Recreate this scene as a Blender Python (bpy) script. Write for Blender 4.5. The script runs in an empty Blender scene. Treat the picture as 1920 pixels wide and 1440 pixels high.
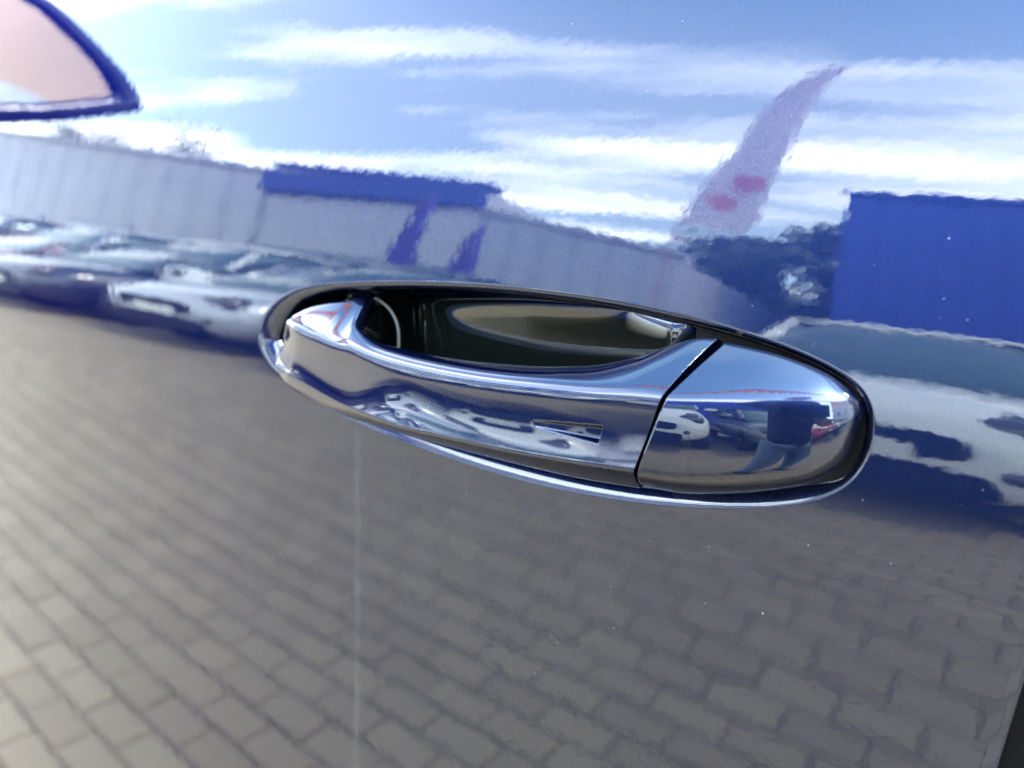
import bpy, bmesh, math, random
import numpy as np
from mathutils import Vector, Matrix
random.seed(7); np.random.seed(7)
scene = bpy.context.scene
COL = scene.collection
R = math.radians

# ------------------------------------------------------------------ camera
ZH = 0.97                                  # height of the door handle above the ground
cd = bpy.data.cameras.new("camera"); cam = bpy.data.objects.new("camera", cd); COL.objects.link(cam)
cam_r = Vector((0.82571008, 0.56351331, 0.02560492)).normalized()
cam_d = Vector((-0.5469732, 0.81092111, -0.20791169)).normalized()
cam_u = cam_r.cross(cam_d).normalized()
m = Matrix.Identity(4)
for i in range(3):
    m[i][0], m[i][1], m[i][2] = cam_r[i], cam_u[i], -cam_d[i]
CAM = Vector((0.16409196, -0.24327633, ZH + 0.06237351))
m.translation = CAM
cam.matrix_world = m
cd.sensor_fit = 'HORIZONTAL'; cd.sensor_width = 36.0; cd.lens = 36.0 * 1480 / 1920
cd.clip_start = 0.01; cd.clip_end = 3000
cd.dof.use_dof = True; cd.dof.focus_distance = 0.275; cd.dof.aperture_fstop = 7.0
scene.camera = cam

# ------------------------------------------------------------------ light
SUN = Vector((0.60, -0.13, 0.78)).normalized()       # direction towards the sun
SUN_EL = math.asin(SUN.z); SUN_AZ = math.atan2(SUN.x, SUN.y)
world = bpy.data.worlds.new("World"); scene.world = world; world.use_nodes = True
nt = world.node_tree; nt.nodes.clear()
N, L = nt.nodes, nt.links
def nd(tree, t, **kw):
    n = tree.nodes.new(t)
    for k, v in kw.items():
        if k.startswith('in_'):
            key = k[3:]; n.inputs[int(key) if key.isdigit() else key.replace('_', ' ')].default_value = v
        else: setattr(n, k, v)
    return n
wout = nd(nt, 'ShaderNodeOutputWorld'); bg = nd(nt, 'ShaderNodeBackground'); bg.inputs['Strength'].default_value = 0.15
sky = nd(nt, 'ShaderNodeTexSky', sky_type='NISHITA', sun_disc=False, sun_elevation=SUN_EL, sun_rotation=SUN_AZ,
         air_density=1.0, dust_density=1.0, ozone_density=0.6)
tc = nd(nt, 'ShaderNodeTexCoord')
# cirrus bands: a flat cloud layer, stretched along the direction of the car
sepd = nd(nt, 'ShaderNodeSeparateXYZ'); L.new(tc.outputs['Generated'], sepd.inputs['Vector'])
zc = nd(nt, 'ShaderNodeMath', operation='MAXIMUM', in_1=0.0); L.new(sepd.outputs['Z'], zc.inputs[0])
za = nd(nt, 'ShaderNodeMath', operation='ADD', in_1=0.10); L.new(zc.outputs[0], za.inputs[0])
px_ = nd(nt, 'ShaderNodeMath', operation='DIVIDE'); L.new(sepd.outputs['X'], px_.inputs[0]); L.new(za.outputs[0], px_.inputs[1])
py_ = nd(nt, 'ShaderNodeMath', operation='DIVIDE'); L.new(sepd.outputs['Y'], py_.inputs[0]); L.new(za.outputs[0], py_.inputs[1])
cmb = nd(nt, 'ShaderNodeCombineXYZ'); L.new(px_.outputs[0], cmb.inputs['X']); L.new(py_.outputs[0], cmb.inputs['Y'])
mp = nd(nt, 'ShaderNodeMapping'); mp.inputs['Scale'].default_value = (0.30, 1.7, 1.0); mp.inputs['Location'].default_value = (5.2, 1.7, 0.0)
mp.inputs['Rotation'].default_value = (0, 0, R(5))
L.new(cmb.outputs[0], mp.inputs['Vector'])
n1 = nd(nt, 'ShaderNodeTexNoise', in_Scale=1.9, in_Detail=8.0, in_Roughness=0.52, in_Distortion=0.35)
L.new(mp.outputs['Vector'], n1.inputs['Vector'])
cr = nd(nt, 'ShaderNodeValToRGB')
cr.color_ramp.elements[0].position = 0.45; cr.color_ramp.elements[0].color = (.24, .24, .24, 1)
cr.color_ramp.elements[1].position = 0.585; cr.color_ramp.elements[1].color = (1, 1, 1, 1)
L.new(n1.outputs['Fac'], cr.inputs['Fac'])
# fewer clouds overhead than low in the sky
sep = nd(nt, 'ShaderNodeSeparateXYZ'); L.new(tc.outputs['Generated'], sep.inputs['Vector'])
mr = nd(nt, 'ShaderNodeMapRange'); mr.inputs['From Min'].default_value = 0.55; mr.inputs['From Max'].default_value = 0.78
mr.inputs['To Min'].default_value = 0.95; mr.inputs['To Max'].default_value = 0.06
L.new(sep.outputs['Z'], mr.inputs['Value'])
mul = nd(nt, 'ShaderNodeMath', operation='MULTIPLY'); L.new(cr.outputs['Color'], mul.inputs[0]); L.new(mr.outputs['Result'], mul.inputs[1])
mix = nd(nt, 'ShaderNodeMix', data_type='RGBA'); L.new(mul.outputs[0], mix.inputs['Factor'])
wb_ = nd(nt, 'ShaderNodeMix', data_type='RGBA', blend_type='MULTIPLY'); wb_.inputs['Factor'].default_value = 1.0; wb_.inputs[7].default_value = (0.74, 1.08, 1.04, 1)
L.new(sky.outputs['Color'], wb_.inputs[6]); L.new(wb_.outputs[2], mix.inputs[6]); mix.inputs[7].default_value = (10.0, 10.8, 11.0, 1)
L.new(mix.outputs[2], bg.inputs['Color']); L.new(bg.outputs[0], wout.inputs['Surface'])

sl = bpy.data.lights.new("sun", 'SUN'); sl.energy = 1.25; sl.angle = R(15); sl.color = (1.0, 0.95, 0.88)
so = bpy.data.objects.new("sun", sl); COL.objects.link(so)
so.rotation_mode = 'QUATERNION'; so.rotation_quaternion = SUN.to_track_quat('Z', 'Y'); so.location = (0, 0, 30)

scene.view_settings.view_transform = 'Standard'; scene.view_settings.look = 'None'
scene.view_settings.gamma = 1; scene.view_settings.exposure = 4.1
scene.cycles.max_bounces = 10; scene.cycles.glossy_bounces = 8
scene.cycles.sample_clamp_indirect = 20

# ------------------------------------------------------------------ materials
def mat(name, col=(0.5, 0.5, 0.5), rough=0.5, metal=0.0, coat=0.0, coat_rough=0.02, spec=0.5, noise=None, bump=None, alpha=None):
    """noise = (scale, amount): gentle colour variation; bump = (scale, strength, distance)"""
    mt = bpy.data.materials.new(name); mt.use_nodes = True
    t = mt.node_tree; b = t.nodes['Principled BSDF']
    b.inputs['Base Color'].default_value = (*col, 1); b.inputs['Roughness'].default_value = rough
    b.inputs['Metallic'].default_value = metal; b.inputs['Coat Weight'].default_value = coat
    b.inputs['Coat Roughness'].default_value = coat_rough; b.inputs['Specular IOR Level'].default_value = spec
    co = nd(t, 'ShaderNodeTexCoord')
    if noise:
        n = nd(t, 'ShaderNodeTexNoise', in_Scale=noise[0], in_Detail=5.0)
        t.links.new(co.outputs['Object'], n.inputs['Vector'])
        h = nd(t, 'ShaderNodeMapRange'); h.inputs['To Min'].default_value = 1 - noise[1]; h.inputs['To Max'].default_value = 1 + noise[1]
        h.inputs['From Min'].default_value = 0.3; h.inputs['From Max'].default_value = 0.7
        t.links.new(n.outputs['Fac'], h.inputs['Value'])
        mx = nd(t, 'ShaderNodeVectorMath', operation='SCALE'); mx.inputs[0].default_value = col
        t.links.new(h.outputs['Result'], mx.inputs['Scale']); t.links.new(mx.outputs[0], b.inputs['Base Color'])
    if bump:
        n2 = nd(t, 'ShaderNodeTexNoise', in_Scale=bump[0], in_Detail=3.0)
        t.links.new(co.outputs['Object'], n2.inputs['Vector'])
        bp = nd(t, 'ShaderNodeBump'); bp.inputs['Strength'].default_value = bump[1]; bp.inputs['Distance'].default_value = bump[2]
        t.links.new(n2.outputs['Fac'], bp.inputs['Height']); t.links.new(bp.outputs['Normal'], b.inputs['Normal'])
    return mt

def metallic_paint(name, col, peel=1.0):
    """metallic flake basecoat under a clear coat with orange peel"""
    mt = bpy.data.materials.new(name); mt.use_nodes = True
    t = mt.node_tree; b = t.nodes['Principled BSDF']
    b.inputs['Metallic'].default_value = 1.0; b.inputs['Roughness'].default_value = 0.4; b.inputs['Specular Tint'].default_value = (0.25, 0.3, 0.5, 1)
    b.inputs['Coat Weight'].default_value = 1.0; b.inputs['Coat Roughness'].default_value = 0.006; b.inputs['Coat IOR'].default_value = 1.5
    co = nd(t, 'ShaderNodeTexCoord')
    v = nd(t, 'ShaderNodeTexVoronoi', in_Scale=3200.0); t.links.new(co.outputs['Object'], v.inputs['Vector'])
    h = nd(t, 'ShaderNodeHueSaturation'); h.inputs['Color'].default_value = (*col, 1)
    s = nd(t, 'ShaderNodeSeparateColor'); t.links.new(v.outputs['Color'], s.inputs['Color'])
    r = nd(t, 'ShaderNodeMapRange'); r.inputs['To Min'].default_value = 0.9; r.inputs['To Max'].default_value = 1.12
    t.links.new(s.outputs['Red'], r.inputs['Value']); t.links.new(r.outputs['Result'], h.inputs['Value'])
    t.links.new(h.outputs['Color'], b.inputs['Base Color'])
    a = nd(t, 'ShaderNodeTexNoise', in_Scale=215.0, in_Detail=1.5, in_Roughness=0.5); t.links.new(co.outputs['Object'], a.inputs['Vector'])
    bp = nd(t, 'ShaderNodeBump'); bp.inputs['Strength'].default_value = 1.0; bp.inputs['Distance'].default_value = 0.000017 * peel
    t.links.new(a.outputs['Fac'], bp.inputs['Height'])
    t.links.new(bp.outputs['Normal'], b.inputs['Coat Normal'])
    # faint smears of wiped dust on the clear coat
    sm = nd(t, 'ShaderNodeTexNoise', in_Scale=26.0, in_Detail=6.0, in_Roughness=0.65, in_Distortion=1.2); t.links.new(co.outputs['Object'], sm.inputs['Vector'])
    sr = nd(t, 'ShaderNodeMapRange'); sr.inputs['From Min'].default_value = 0.45; sr.inputs['From Max'].default_value = 0.75; sr.inputs['To Min'].default_value = 0.003; sr.inputs['To Max'].default_value = 0.05
    t.links.new(sm.outputs['Fac'], sr.inputs['Value']); t.links.new(sr.outputs['Result'], b.inputs['Coat Roughness'])
    return mt

M = {}
M['blue'] = metallic_paint('blue_metallic_paint', (0.0030, 0.0068, 0.0290))
M['blue_smooth'] = metallic_paint('blue_handle_paint', (0.0030, 0.0068, 0.0290), peel=0.12)
M['cup'] = mat('dark_cup_gloss', (0.0022, 0.0030, 0.0027), 0.9, coat=1.0, coat_rough=0.004, spec=0.0)
M['rubber'] = mat('black_rubber', (0.0035, 0.0035, 0.0035), 0.6, spec=0.12, bump=(900, 0.3, 0.0002))
M['black_plastic'] = mat('black_plastic', (0.006, 0.006, 0.007), 0.4, spec=0.25)
M['grey_plastic'] = mat('grey_plastic', (0.33, 0.33, 0.30), 0.4)
M['seal_grey'] = mat('dull_grey_seal', (0.05, 0.05, 0.045), 0.5)
M['glass_sky'] = mat('sky_toned_glass', (0.11, 0.16, 0.165), 0.03, metal=0.3, spec=0.8)  # pale base and part metal put the sky's reflection into the glass colour
M['car_glass'] = mat('dark_car_glass', (0.01, 0.014, 0.015), 0.03, spec=0.5)
M['mirror'] = mat('mirror_glass', (0.9, 0.9, 0.9), 0.01, metal=1.0)
M['white_paint'] = mat('white_paint', (0.78, 0.78, 0.76), 0.35, coat=1.0)
M['silver_paint'] = mat('silver_paint', (0.50, 0.52, 0.56), 0.35, metal=0.35, coat=1.0)
M['grey_paint'] = mat('grey_paint', (0.16, 0.17, 0.19), 0.35, metal=0.3, coat=1.0)
M['red_paint'] = mat('red_paint', (0.42, 0.03, 0.025), 0.3, coat=1.0)
M['maroon_paint'] = mat('maroon_paint', (0.16, 0.04, 0.025), 0.3, coat=1.0)
M['dark_paint'] = mat('dark_paint', (0.02, 0.022, 0.035), 0.3, coat=1.0)
M['tyre'] = mat('tyre', (0.02, 0.02, 0.02), 0.8)
M['rim'] = mat('alloy_rim', (0.5, 0.5, 0.5), 0.3, metal=0.8)
M['lamp'] = mat('headlight_glass', (0.13, 0.12, 0.13), 0.06, metal=0.5)
M['tail'] = mat('tail_lamp', (0.45, 0.02, 0.02), 0.2)
M['plate'] = mat('number_plate', (0.75, 0.74, 0.7), 0.4)
M['wall_grey'] = mat('grey_cladding', (0.46, 0.48, 0.50), 0.6, noise=(0.6, 0.06))
M['wall_light'] = mat('light_render', (0.55, 0.56, 0.57), 0.8, noise=(0.8, 0.05))
M['wall_blue'] = mat('blue_cladding', (0.02, 0.06, 0.42), 0.5, noise=(0.5, 0.08))
M['wall_peach'] = mat('peach_render', (0.90, 0.60, 0.42), 0.85, noise=(0.7, 0.06))
M['roof_tile'] = mat('orange_roof_tile', (0.50, 0.15, 0.06), 0.8, noise=(2.0, 0.2))
M['fascia'] = mat('blue_fascia', (0.015, 0.035, 0.24), 0.4)
M['leaf'] = mat('leaf', (0.10, 0.125, 0.07), 0.7, noise=(1.5, 0.35))
M['bark'] = mat('bark', (0.12, 0.09, 0.065), 0.9, noise=(6, 0.3))
M['flag'] = mat('lavender_flag_cloth', (0.92, 0.86, 0.93), 0.8)
def translucent(mt, col):
    t = mt.node_tree; b = t.nodes['Principled BSDF']; o = t.nodes['Material Output']
    tl = nd(t, 'ShaderNodeBsdfTranslucent'); tl.inputs['Color'].default_value = (*col, 1); mx = nd(t, 'ShaderNodeMixShader'); mx.inputs['Fac'].default_value = 0.5
    t.links.new(b.outputs[0], mx.inputs[1]); t.links.new(tl.outputs[0], mx.inputs[2]); t.links.new(mx.outputs[0], o.inputs['Surface'])
M['flag_purple'] = mat('purple_flag_cloth', (0.10, 0.07, 0.32), 0.8)
M['flag_red'] = mat('red_flag_print', (0.85, 0.45, 0.50), 0.8)
translucent(M['flag'], (0.97, 0.93, 0.97)); translucent(M['flag_red'], (0.9, 0.5, 0.55))
M['orange_cloth'] = mat('orange_pennant_cloth', (0.92, 0.42, 0.05), 0.8)
M['pole'] = mat('flag_pole', (0.35, 0.2, 0.25), 0.5)
translucent(M['orange_cloth'], (0.95, 0.5, 0.08))
M['jacket'] = mat('navy_jacket', (0.03, 0.04, 0.085), 0.8, noise=(30, 0.2))
M['jeans'] = mat('blue_denim', (0.20, 0.27, 0.42), 0.85, noise=(40, 0.2))
M['skin'] = mat('skin', (0.52, 0.30, 0.21), 0.5)
M['hair'] = mat('brown_hair', (0.05, 0.03, 0.02), 0.7)
M['shoe'] = mat('dark_shoe', (0.02, 0.02, 0.02), 0.5)
M['streak'] = None

# dried water streak: a thin, mostly clear whitish film
mt = bpy.data.materials.new('dried_water_film'); mt.use_nodes = True
t = mt.node_tree; t.nodes.clear()
o_ = nd(t, 'ShaderNodeOutputMaterial'); mxs = nd(t, 'ShaderNodeMixShader'); tr = nd(t, 'ShaderNodeBsdfTransparent')
df = nd(t, 'ShaderNodeBsdfDiffuse'); df.inputs['Color'].default_value = (0.6, 0.63, 0.7, 1)
co = nd(t, 'ShaderNodeTexCoord'); nz = nd(t, 'ShaderNodeTexNoise', in_Scale=40.0, in_Detail=2.0); t.links.new(co.outputs['Object'], nz.inputs['Vector'])
rg = nd(t, 'ShaderNodeMapRange'); rg.inputs['To Min'].default_value = 0.006; rg.inputs['To Max'].default_value = 0.017
t.links.new(nz.outputs['Fac'], rg.inputs['Value']); t.links.new(rg.outputs['Result'], mxs.inputs['Fac'])
t.links.new(tr.outputs[0], mxs.inputs[1]); t.links.new(df.outputs[0], mxs.inputs[2]); t.links.new(mxs.outputs[0], o_.inputs['Surface'])
M['streak'] = mt
M['dust'] = mat('dust_speck', (0.22, 0.22, 0.24), 0.9)

# pavers: per-stone tone from the object / island random value
def paver_material(name, use_island):
    mt = bpy.data.materials.new(name); mt.use_nodes = True
    t = mt.node_tree; b = t.nodes['Principled BSDF']; b.inputs['Roughness'].default_value = 0.85
    if use_island:
        g = nd(t, 'ShaderNodeNewGeometry'); rnd = g.outputs['Random Per Island']
    else:
        g = nd(t, 'ShaderNodeObjectInfo'); rnd = g.outputs['Random']
    ge = nd(t, 'ShaderNodeNewGeometry')
    n = nd(t, 'ShaderNodeTexNoise', in_Scale=45.0, in_Detail=6.0); t.links.new(ge.outputs['Position'], n.inputs['Vector'])
    n2 = nd(t, 'ShaderNodeTexNoise', in_Scale=1.1, in_Detail=3.0); t.links.new(ge.outputs['Position'], n2.inputs['Vector'])
    add = nd(t, 'ShaderNodeMath', operation='ADD'); t.links.new(rnd, add.inputs[0]); t.links.new(n.outputs['Fac'], add.inputs[1])
    add2 = nd(t, 'ShaderNodeMath', operation='ADD'); t.links.new(add.outputs[0], add2.inputs[0]); t.links.new(n2.outputs['Fac'], add2.inputs[1])
    rp = nd(t, 'ShaderNodeMapRange'); rp.inputs['From Min'].default_value = 0.4; rp.inputs['From Max'].default_value = 2.4
    rp.inputs['To Min'].default_value = 0.0; rp.inputs['To Max'].default_value = 1.0; t.links.new(add2.outputs[0], rp.inputs['Value'])
    c = nd(t, 'ShaderNodeValToRGB'); c.color_ramp.elements[0].color = (0.185, 0.143, 0.09, 1); c.color_ramp.elements[1].color = (0.26, 0.208, 0.132, 1)
    t.links.new(rp.outputs['Result'], c.inputs['Fac']); t.links.new(c.outputs['Color'], b.inputs['Base Color'])
    bp = nd(t, 'ShaderNodeBump'); bp.inputs['Strength'].default_value = 0.5; bp.inputs['Distance'].default_value = 0.002
    t.links.new(n.outputs['Fac'], bp.inputs['Height']); t.links.new(bp.outputs['Normal'], b.inputs['Normal'])
    return mt
M['paver'] = paver_material('concrete_paver', False)
M['paver_field'] = paver_material('concrete_paver_field', True)
M['joint'] = mat('joint_sand', (0.105, 0.085, 0.055), 0.95, noise=(8, 0.3))

# ------------------------------------------------------------------ helpers
def obj(name, verts, faces, material, parent=None, smooth=False, loc=None):
    me = bpy.data.meshes.new(name); me.from_pydata([tuple(map(float, v)) for v in verts], [], [tuple(map(int, f)) for f in faces]); me.update()
    if material: me.materials.append(material)
    if smooth: me.polygons.foreach_set('use_smooth', [True] * len(me.polygons))
    o = bpy.data.objects.new(name, me); COL.objects.link(o)
    if parent: o.parent = parent
    if loc: o.location = loc
    return o
def thing(name, label, cat, loc=(0, 0, 0), rz=0, group=None):
    o = bpy.data.objects.new(name, None); COL.objects.link(o); o.location = loc; o.rotation_euler = (0, 0, rz); o.empty_display_size = 0.05
    return tag(o, label, cat, group)
def tag(o, label, cat, group=None):
    o['label'] = label; o['category'] = cat
    if group: o['group'] = group
    return o
def box(x0, x1, y0, y1, z0, z1):
    v = [(x0, y0, z0), (x1, y0, z0), (x1, y1, z0), (x0, y1, z0), (x0, y0, z1), (x1, y0, z1), (x1, y1, z1), (x0, y1, z1)]
    f = [(0, 3, 2, 1), (4, 5, 6, 7), (0, 1, 5, 4), (1, 2, 6, 5), (2, 3, 7, 6), (3, 0, 4, 7)]
    return v, f
def join(*parts):
    V, F = [], []
    for v, f in parts:
        b = len(V); V += list(v); F += [tuple(i + b for i in q) for q in f]
    return V, F
def grid_faces(n, mm, wrap_n=False, wrap_m=False, flip=False):
    F = []
    for i in range(n if wrap_n else n - 1):
        for j in range(mm if wrap_m else mm - 1):
            a, b = i * mm + j, ((i + 1) % n) * mm + j
            c, d = ((i + 1) % n) * mm + (j + 1) % mm, i * mm + (j + 1) % mm
            F.append((a, d, c, b) if flip else (a, b, c, d))
    return F
def tube(path, rad, k=10, closed=False):
    P = [Vector(p) for p in path]; V = []; n = len(P)
    for i, p in enumerate(P):
        a = P[max(0, i - 1)] if not closed else P[i - 1]; b = P[min(n - 1, i + 1)] if not closed else P[(i + 1) % n]
        tg = (b - a).normalized(); ref = Vector((0, 0, 1)) if abs(tg.z) < 0.9 else Vector((1, 0, 0))
        s = tg.cross(ref).normalized(); q = s.cross(tg); r = rad[i] if hasattr(rad, '__len__') else rad
        V += [p + (s * math.cos(2 * math.pi * j / k) + q * math.sin(2 * math.pi * j / k)) * r for j in range(k)]
    F = grid_faces(n, k, wrap_n=closed, wrap_m=True)
    if not closed: F += [tuple(range(k))[::-1], tuple((n - 1) * k + j for j in range(k))]
    return V, F
def spline(xs, pts, q):
    """monotone-ish cubic (Catmull-Rom with non-uniform knots) through pts at xs, sampled at q"""
    xs = np.asarray(xs, float); P = np.asarray(pts, float); q = np.asarray(q, float)
    dlt = (P[1:] - P[:-1]) / (xs[1:] - xs[:-1])[:, None]
    T = np.zeros_like(P); T[0], T[-1] = dlt[0], dlt[-1]
    h = xs[1:] - xs[:-1]
    T[1:-1] = (dlt[:-1] * h[1:, None] + dlt[1:] * h[:-1, None]) / (h[1:] + h[:-1])[:, None]
    i = np.clip(np.searchsorted(xs, q, side='right') - 1, 0, len(xs) - 2)
    hh = h[i]; t = ((q - xs[i]) / hh)[:, None]; hh = hh[:, None]
    return ((2 * t**3 - 3 * t**2 + 1) * P[i] + (t**3 - 2 * t**2 + t) * hh * T[i] + (-2 * t**3 + 3 * t**2) * P[i + 1] + (t**3 - t**2) * hh * T[i + 1])

# ------------------------------------------------------------------ door skin: height field y(u, v), u along the car (rear = +), v up
SC = 0.30 / 0.36
_V = np.linspace(-1.5, 1.5, 6001); _dv = 5e-4
_K = np.interp(_V / SC, [-.5, -.15, -.08, -.05, -.03, .03, .1, .5], [0, -.2, -.75, 0, 2., 2., 1., .8]) / SC
_H = np.interp(_V / SC, [-.5, -.06, -.02, .5], [0, 0, .13, .13]) / SC
def cumint(a):
    return np.concatenate([[0], np.cumsum((a[1:] + a[:-1]) / 2) * _dv])
_T = cumint(_K); _T += 0.05 - _T[3000]
_G = cumint(_T); _G -= _G[3000]
_HI = cumint(_H); _HI += 0.02 - _HI[3000]
def skin(u, v):
    return np.interp(v, _V, _G) + u * u / (2 * 25 * SC) + u * np.interp(v, _V, _HI)
def skin_n(u, v):
    gu = u / (25 * SC) + np.interp(v, _V, _HI); gv = np.interp(v, _V, _T) + u * np.interp(v, _V, _H)
    n = np.stack([gu, -np.ones_like(gu), gv], -1); return n / np.linalg.norm(n, axis=-1, keepdims=True)

# ================================================================== THE BLUE CAR
car = thing('parked_car', 'dark blue metallic car whose front door and body-coloured handle fill the view', 'car', (0, 0, 0))
mm = 0.001
OUT = np.array([(-145.8,0.7),(-143.8,10.1),(-136.8,18.7),(-123.6,26.1),(-103.1,30.9),(-79.2,33.7),(-44.4,36.1),(-18.2,37.0),(6.0,36.8),(28.2,35.9),(48.9,34.2),(68.1,31.8),(86.1,28.7),(103.1,24.6),(112.8,21.1),(119.6,17.6),(123.8,13.7),(126.3,8.7),(127.2,2.9),(126.7,-3.9),(124.4,-10.6),(120.5,-15.9),(114.7,-20.4),(105.5,-24.6),(92.3,-28.6),(74.5,-32.5),(55.2,-35.3),(34.1,-37.0),(11.1,-37.4),(-14.0,-36.5),(-41.4,-34.1),(-71.4,-30.3),(-90.8,-27.2),(-111.2,-22.4),(-129.0,-15.8),(-140.0,-9.0)]) * mm
NP = 720
def closed_curve(P, n):
    k = len(P); d = np.linalg.norm(np.roll(P, -1, 0) - P, axis=1); s = np.concatenate([[0], np.cumsum(d)])
    ext = np.concatenate([P[-4:], P, P[:4]]); se = np.concatenate([s[k - 4:k] - s[k], s[:k], s[k] + s[:4]])
    q = np.linspace(0, s[k], 4 * n, endpoint=False)
    C = spline(se, ext, q)
    for _ in range(60): C = (np.roll(C, 1, 0) + 2 * C + np.roll(C, -1, 0)) / 4      # fair the outline
    d = np.linalg.norm(np.roll(C, -1, 0) - C, axis=1); s = np.concatenate([[0], np.cumsum(d)])
    Cc = np.concatenate([C, C[:1]]); q = np.linspace(0, s[-1], n, endpoint=False)
    return np.stack([np.interp(q, s, Cc[:, i]) for i in (0, 1)], 1)
O = closed_curve(OUT, NP)
tg = np.roll(O, -1, 0) - np.roll(O, 1, 0); tg /= np.linalg.norm(tg, axis=1, keepdims=True)
inw = np.stack([tg[:, 1], -tg[:, 0]], 1)
if ((O.mean(0) - O) * inw).sum() < 0: inw = -inw
def smooth_loop(a, it):
    for _ in range(it): a = (np.roll(a, 1, 0) + 2 * a + np.roll(a, -1, 0)) / 4
    return a
inw = smooth_loop(inw, 40); inw /= np.linalg.norm(inw, axis=1, keepdims=True)
def sst(x, a, b):
    q = np.clip((x - a) / (b - a), 0, 1); return q * q * (3 - 2 * q)
# roll radius of the recess lip: broad at the front end, tight along the top
r_in = 3.4 * mm - 0.4 * mm * sst(O[:, 0], .055, .10) + 7.5 * mm * np.clip((-O[:, 0] - 95 * mm) / (45 * mm), 0, 1) ** 1.3 
r_in = smooth_loop(r_in, 60); r_dep = np.minimum(r_in, 6.5 * mm)
wb = smooth_loop(sst(-O[:, 1], .004, .022) * sst(O[:, 0], -.125, -.09) * (1 - sst(O[:, 0], .112, .124)), 40)

GAP = ((0.1731, -0.0629), (0.1705, -0.0919))            # rear shut line of the door
gs = (GAP[0][0] - GAP[1][0]) / (GAP[0][1] - GAP[1][1])
def gap_u(v): return GAP[0][0] + gs * (v - GAP[0][1])
VT, VB, UF = 0.275, -0.55, -0.98                        # belt, lower edge, front edge
corners = np.array([(UF, VT), (gap_u(VT), VT), (gap_u(VB), VB), (UF, VB)])
ctr = np.array([-0.02, 0.0])
def outer(p):
    d = p - ctr; best = 1e9
    for i in range(4):
        a, b = corners[i], corners[(i + 1) % 4]; e = b - a
        den = d[0] * e[1] - d[1] * e[0]
        if abs(den) < 1e-12: continue
        t = ((a[0] - ctr[0]) * e[1] - (a[1] - ctr[1]) * e[0]) / den
        s = ((a[0] - ctr[0]) * d[1] - (a[1] - ctr[1]) * d[0]) / den
        if t > 0 and -1e-9 <= s <= 1 + 1e-9: best = min(best, t)
    return ctr + d * best
# spread by arc length on the outer edge blended with direction
OB = np.array([outer(p) for p in O])
for c in corners:
    OB[np.argmin(np.linalg.norm(OB - c, axis=1))] = c
MR = 100; loops = []
# folded outer edge, then skin from the outer edge in to the recess, then lip roll
def lift(P, dep): # dep = distance behind the skin, along the inward normal
    n = skin_n(P[:, 0], P[:, 1]); y = skin(P[:, 0], P[:, 1])
    base = np.stack([P[:, 0], y, P[:, 1]], 1); return base - n * np.asarray(dep)[..., None]
def pull(P, dist):
    d = ctr - P; L_ = np.abs(d).max(1, keepdims=True); return P + d / np.linalg.norm(d, axis=1, keepdims=True) * dist
er = 0.9 * mm
loops.append(lift(pull(OB, 0.0), np.full(NP, 14 * mm)))
for a in np.linspace(0, 90, 7):
    loops.append(lift(pull(OB, er * (1 - math.cos(R(a)))), np.full(NP, er * (1 - math.sin(R(a))))))
OBi = pull(OB, er)
a_ = 4.2
for k in range(1, MR + 1):
    w = (math.exp(a_ * (1 - k / MR)) - 1) / (math.exp(a_) - 1)
    loops.append(lift(O + (OBi - O) * w, np.zeros(NP)))
NF = 22
ang_t = np.radians(np.linspace(2, 90, NF)); ds_t = np.full(NF, 1.0); ds_t /= (ds_t * np.cos(ang_t)).sum()
ang_b = np.radians(np.concatenate([np.linspace(5, 20, 4), np.linspace(20.5, 29, 12), np.linspace(28, 90, 6)]))
ds_b = np.concatenate([np.full(4, .18), np.full(12, .36), np.full(6, .35)]) * mm
ct_, dt_ = np.cumsum(ds_t * np.cos(ang_t)), np.cumsum(ds_t * np.sin(ang_t)); cb_, db_ = np.cumsum(ds_b * np.cos(ang_b)), np.cumsum(ds_b * np.sin(ang_b))
for k in range(NF):
    loops.append(lift(O + inw * ((1 - wb) * r_in * ct_[k] + wb * cb_[k])[:, None], (1 - wb) * r_dep * dt_[k] + wb * db_[k]))
r_fin, d_fin = (1 - wb) * r_in * ct_[-1] + wb * cb_[-1], (1 - wb) * r_dep * dt_[-1] + wb * db_[-1]
V = np.concatenate(loops); V[:, 2] += ZH
front_door = obj('front_door', V, grid_faces(len(loops), NP, wrap_m=True), M['blue'], car, smooth=True)

# recess bowl behind the handle
NI = O + inw * r_fin[:, None]; r_dep = d_fin
_DU = np.linspace(-130, 130, 261) * mm
_DD = np.interp(_DU, np.array([-130, -105, -95, -74, -62, -45, 0, 35, 62, 72, 110]) * mm, np.array([12, 14, 29, 30, 19.5, 15, 8.5, 5, 2.5, 7, 7]) * mm)
for _ in range(8): _DD[1:-1] = (_DD[:-2] + 2 * _DD[1:-1] + _DD[2:]) / 4
med = np.stack([np.clip(NI[:, 0], -95 * mm, 85 * mm), np.full(NP, 1 * mm) - 0.02 * NI[:, 0]], 1)
loops = []
for k in range(0, 41):
    w = (k / 40) ** 1.6
    Q = NI + (med - NI) * w
    deep = np.interp(Q[:, 0], _DU, _DD) - 0.13 * Q[:, 1]   # deepest in front, ramping up towards the lock
    loops.append(lift(Q, r_dep + deep * np.sqrt(1 - (1 - w) ** 12)))
V = np.concatenate(loops); V[:, 2] += ZH
recess = obj('handle_recess', V, grid_faces(len(loops), NP, wrap_m=True), M['blue_smooth'], car, smooth=True)
recess.data.materials.append(M['cup'])                  # inner rings of the pocket take a darker glossy material
recess.data.polygons.foreach_set('material_index', [1 if i >= 9 * NP else 0 for i in range(len(recess.data.polygons))])

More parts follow.
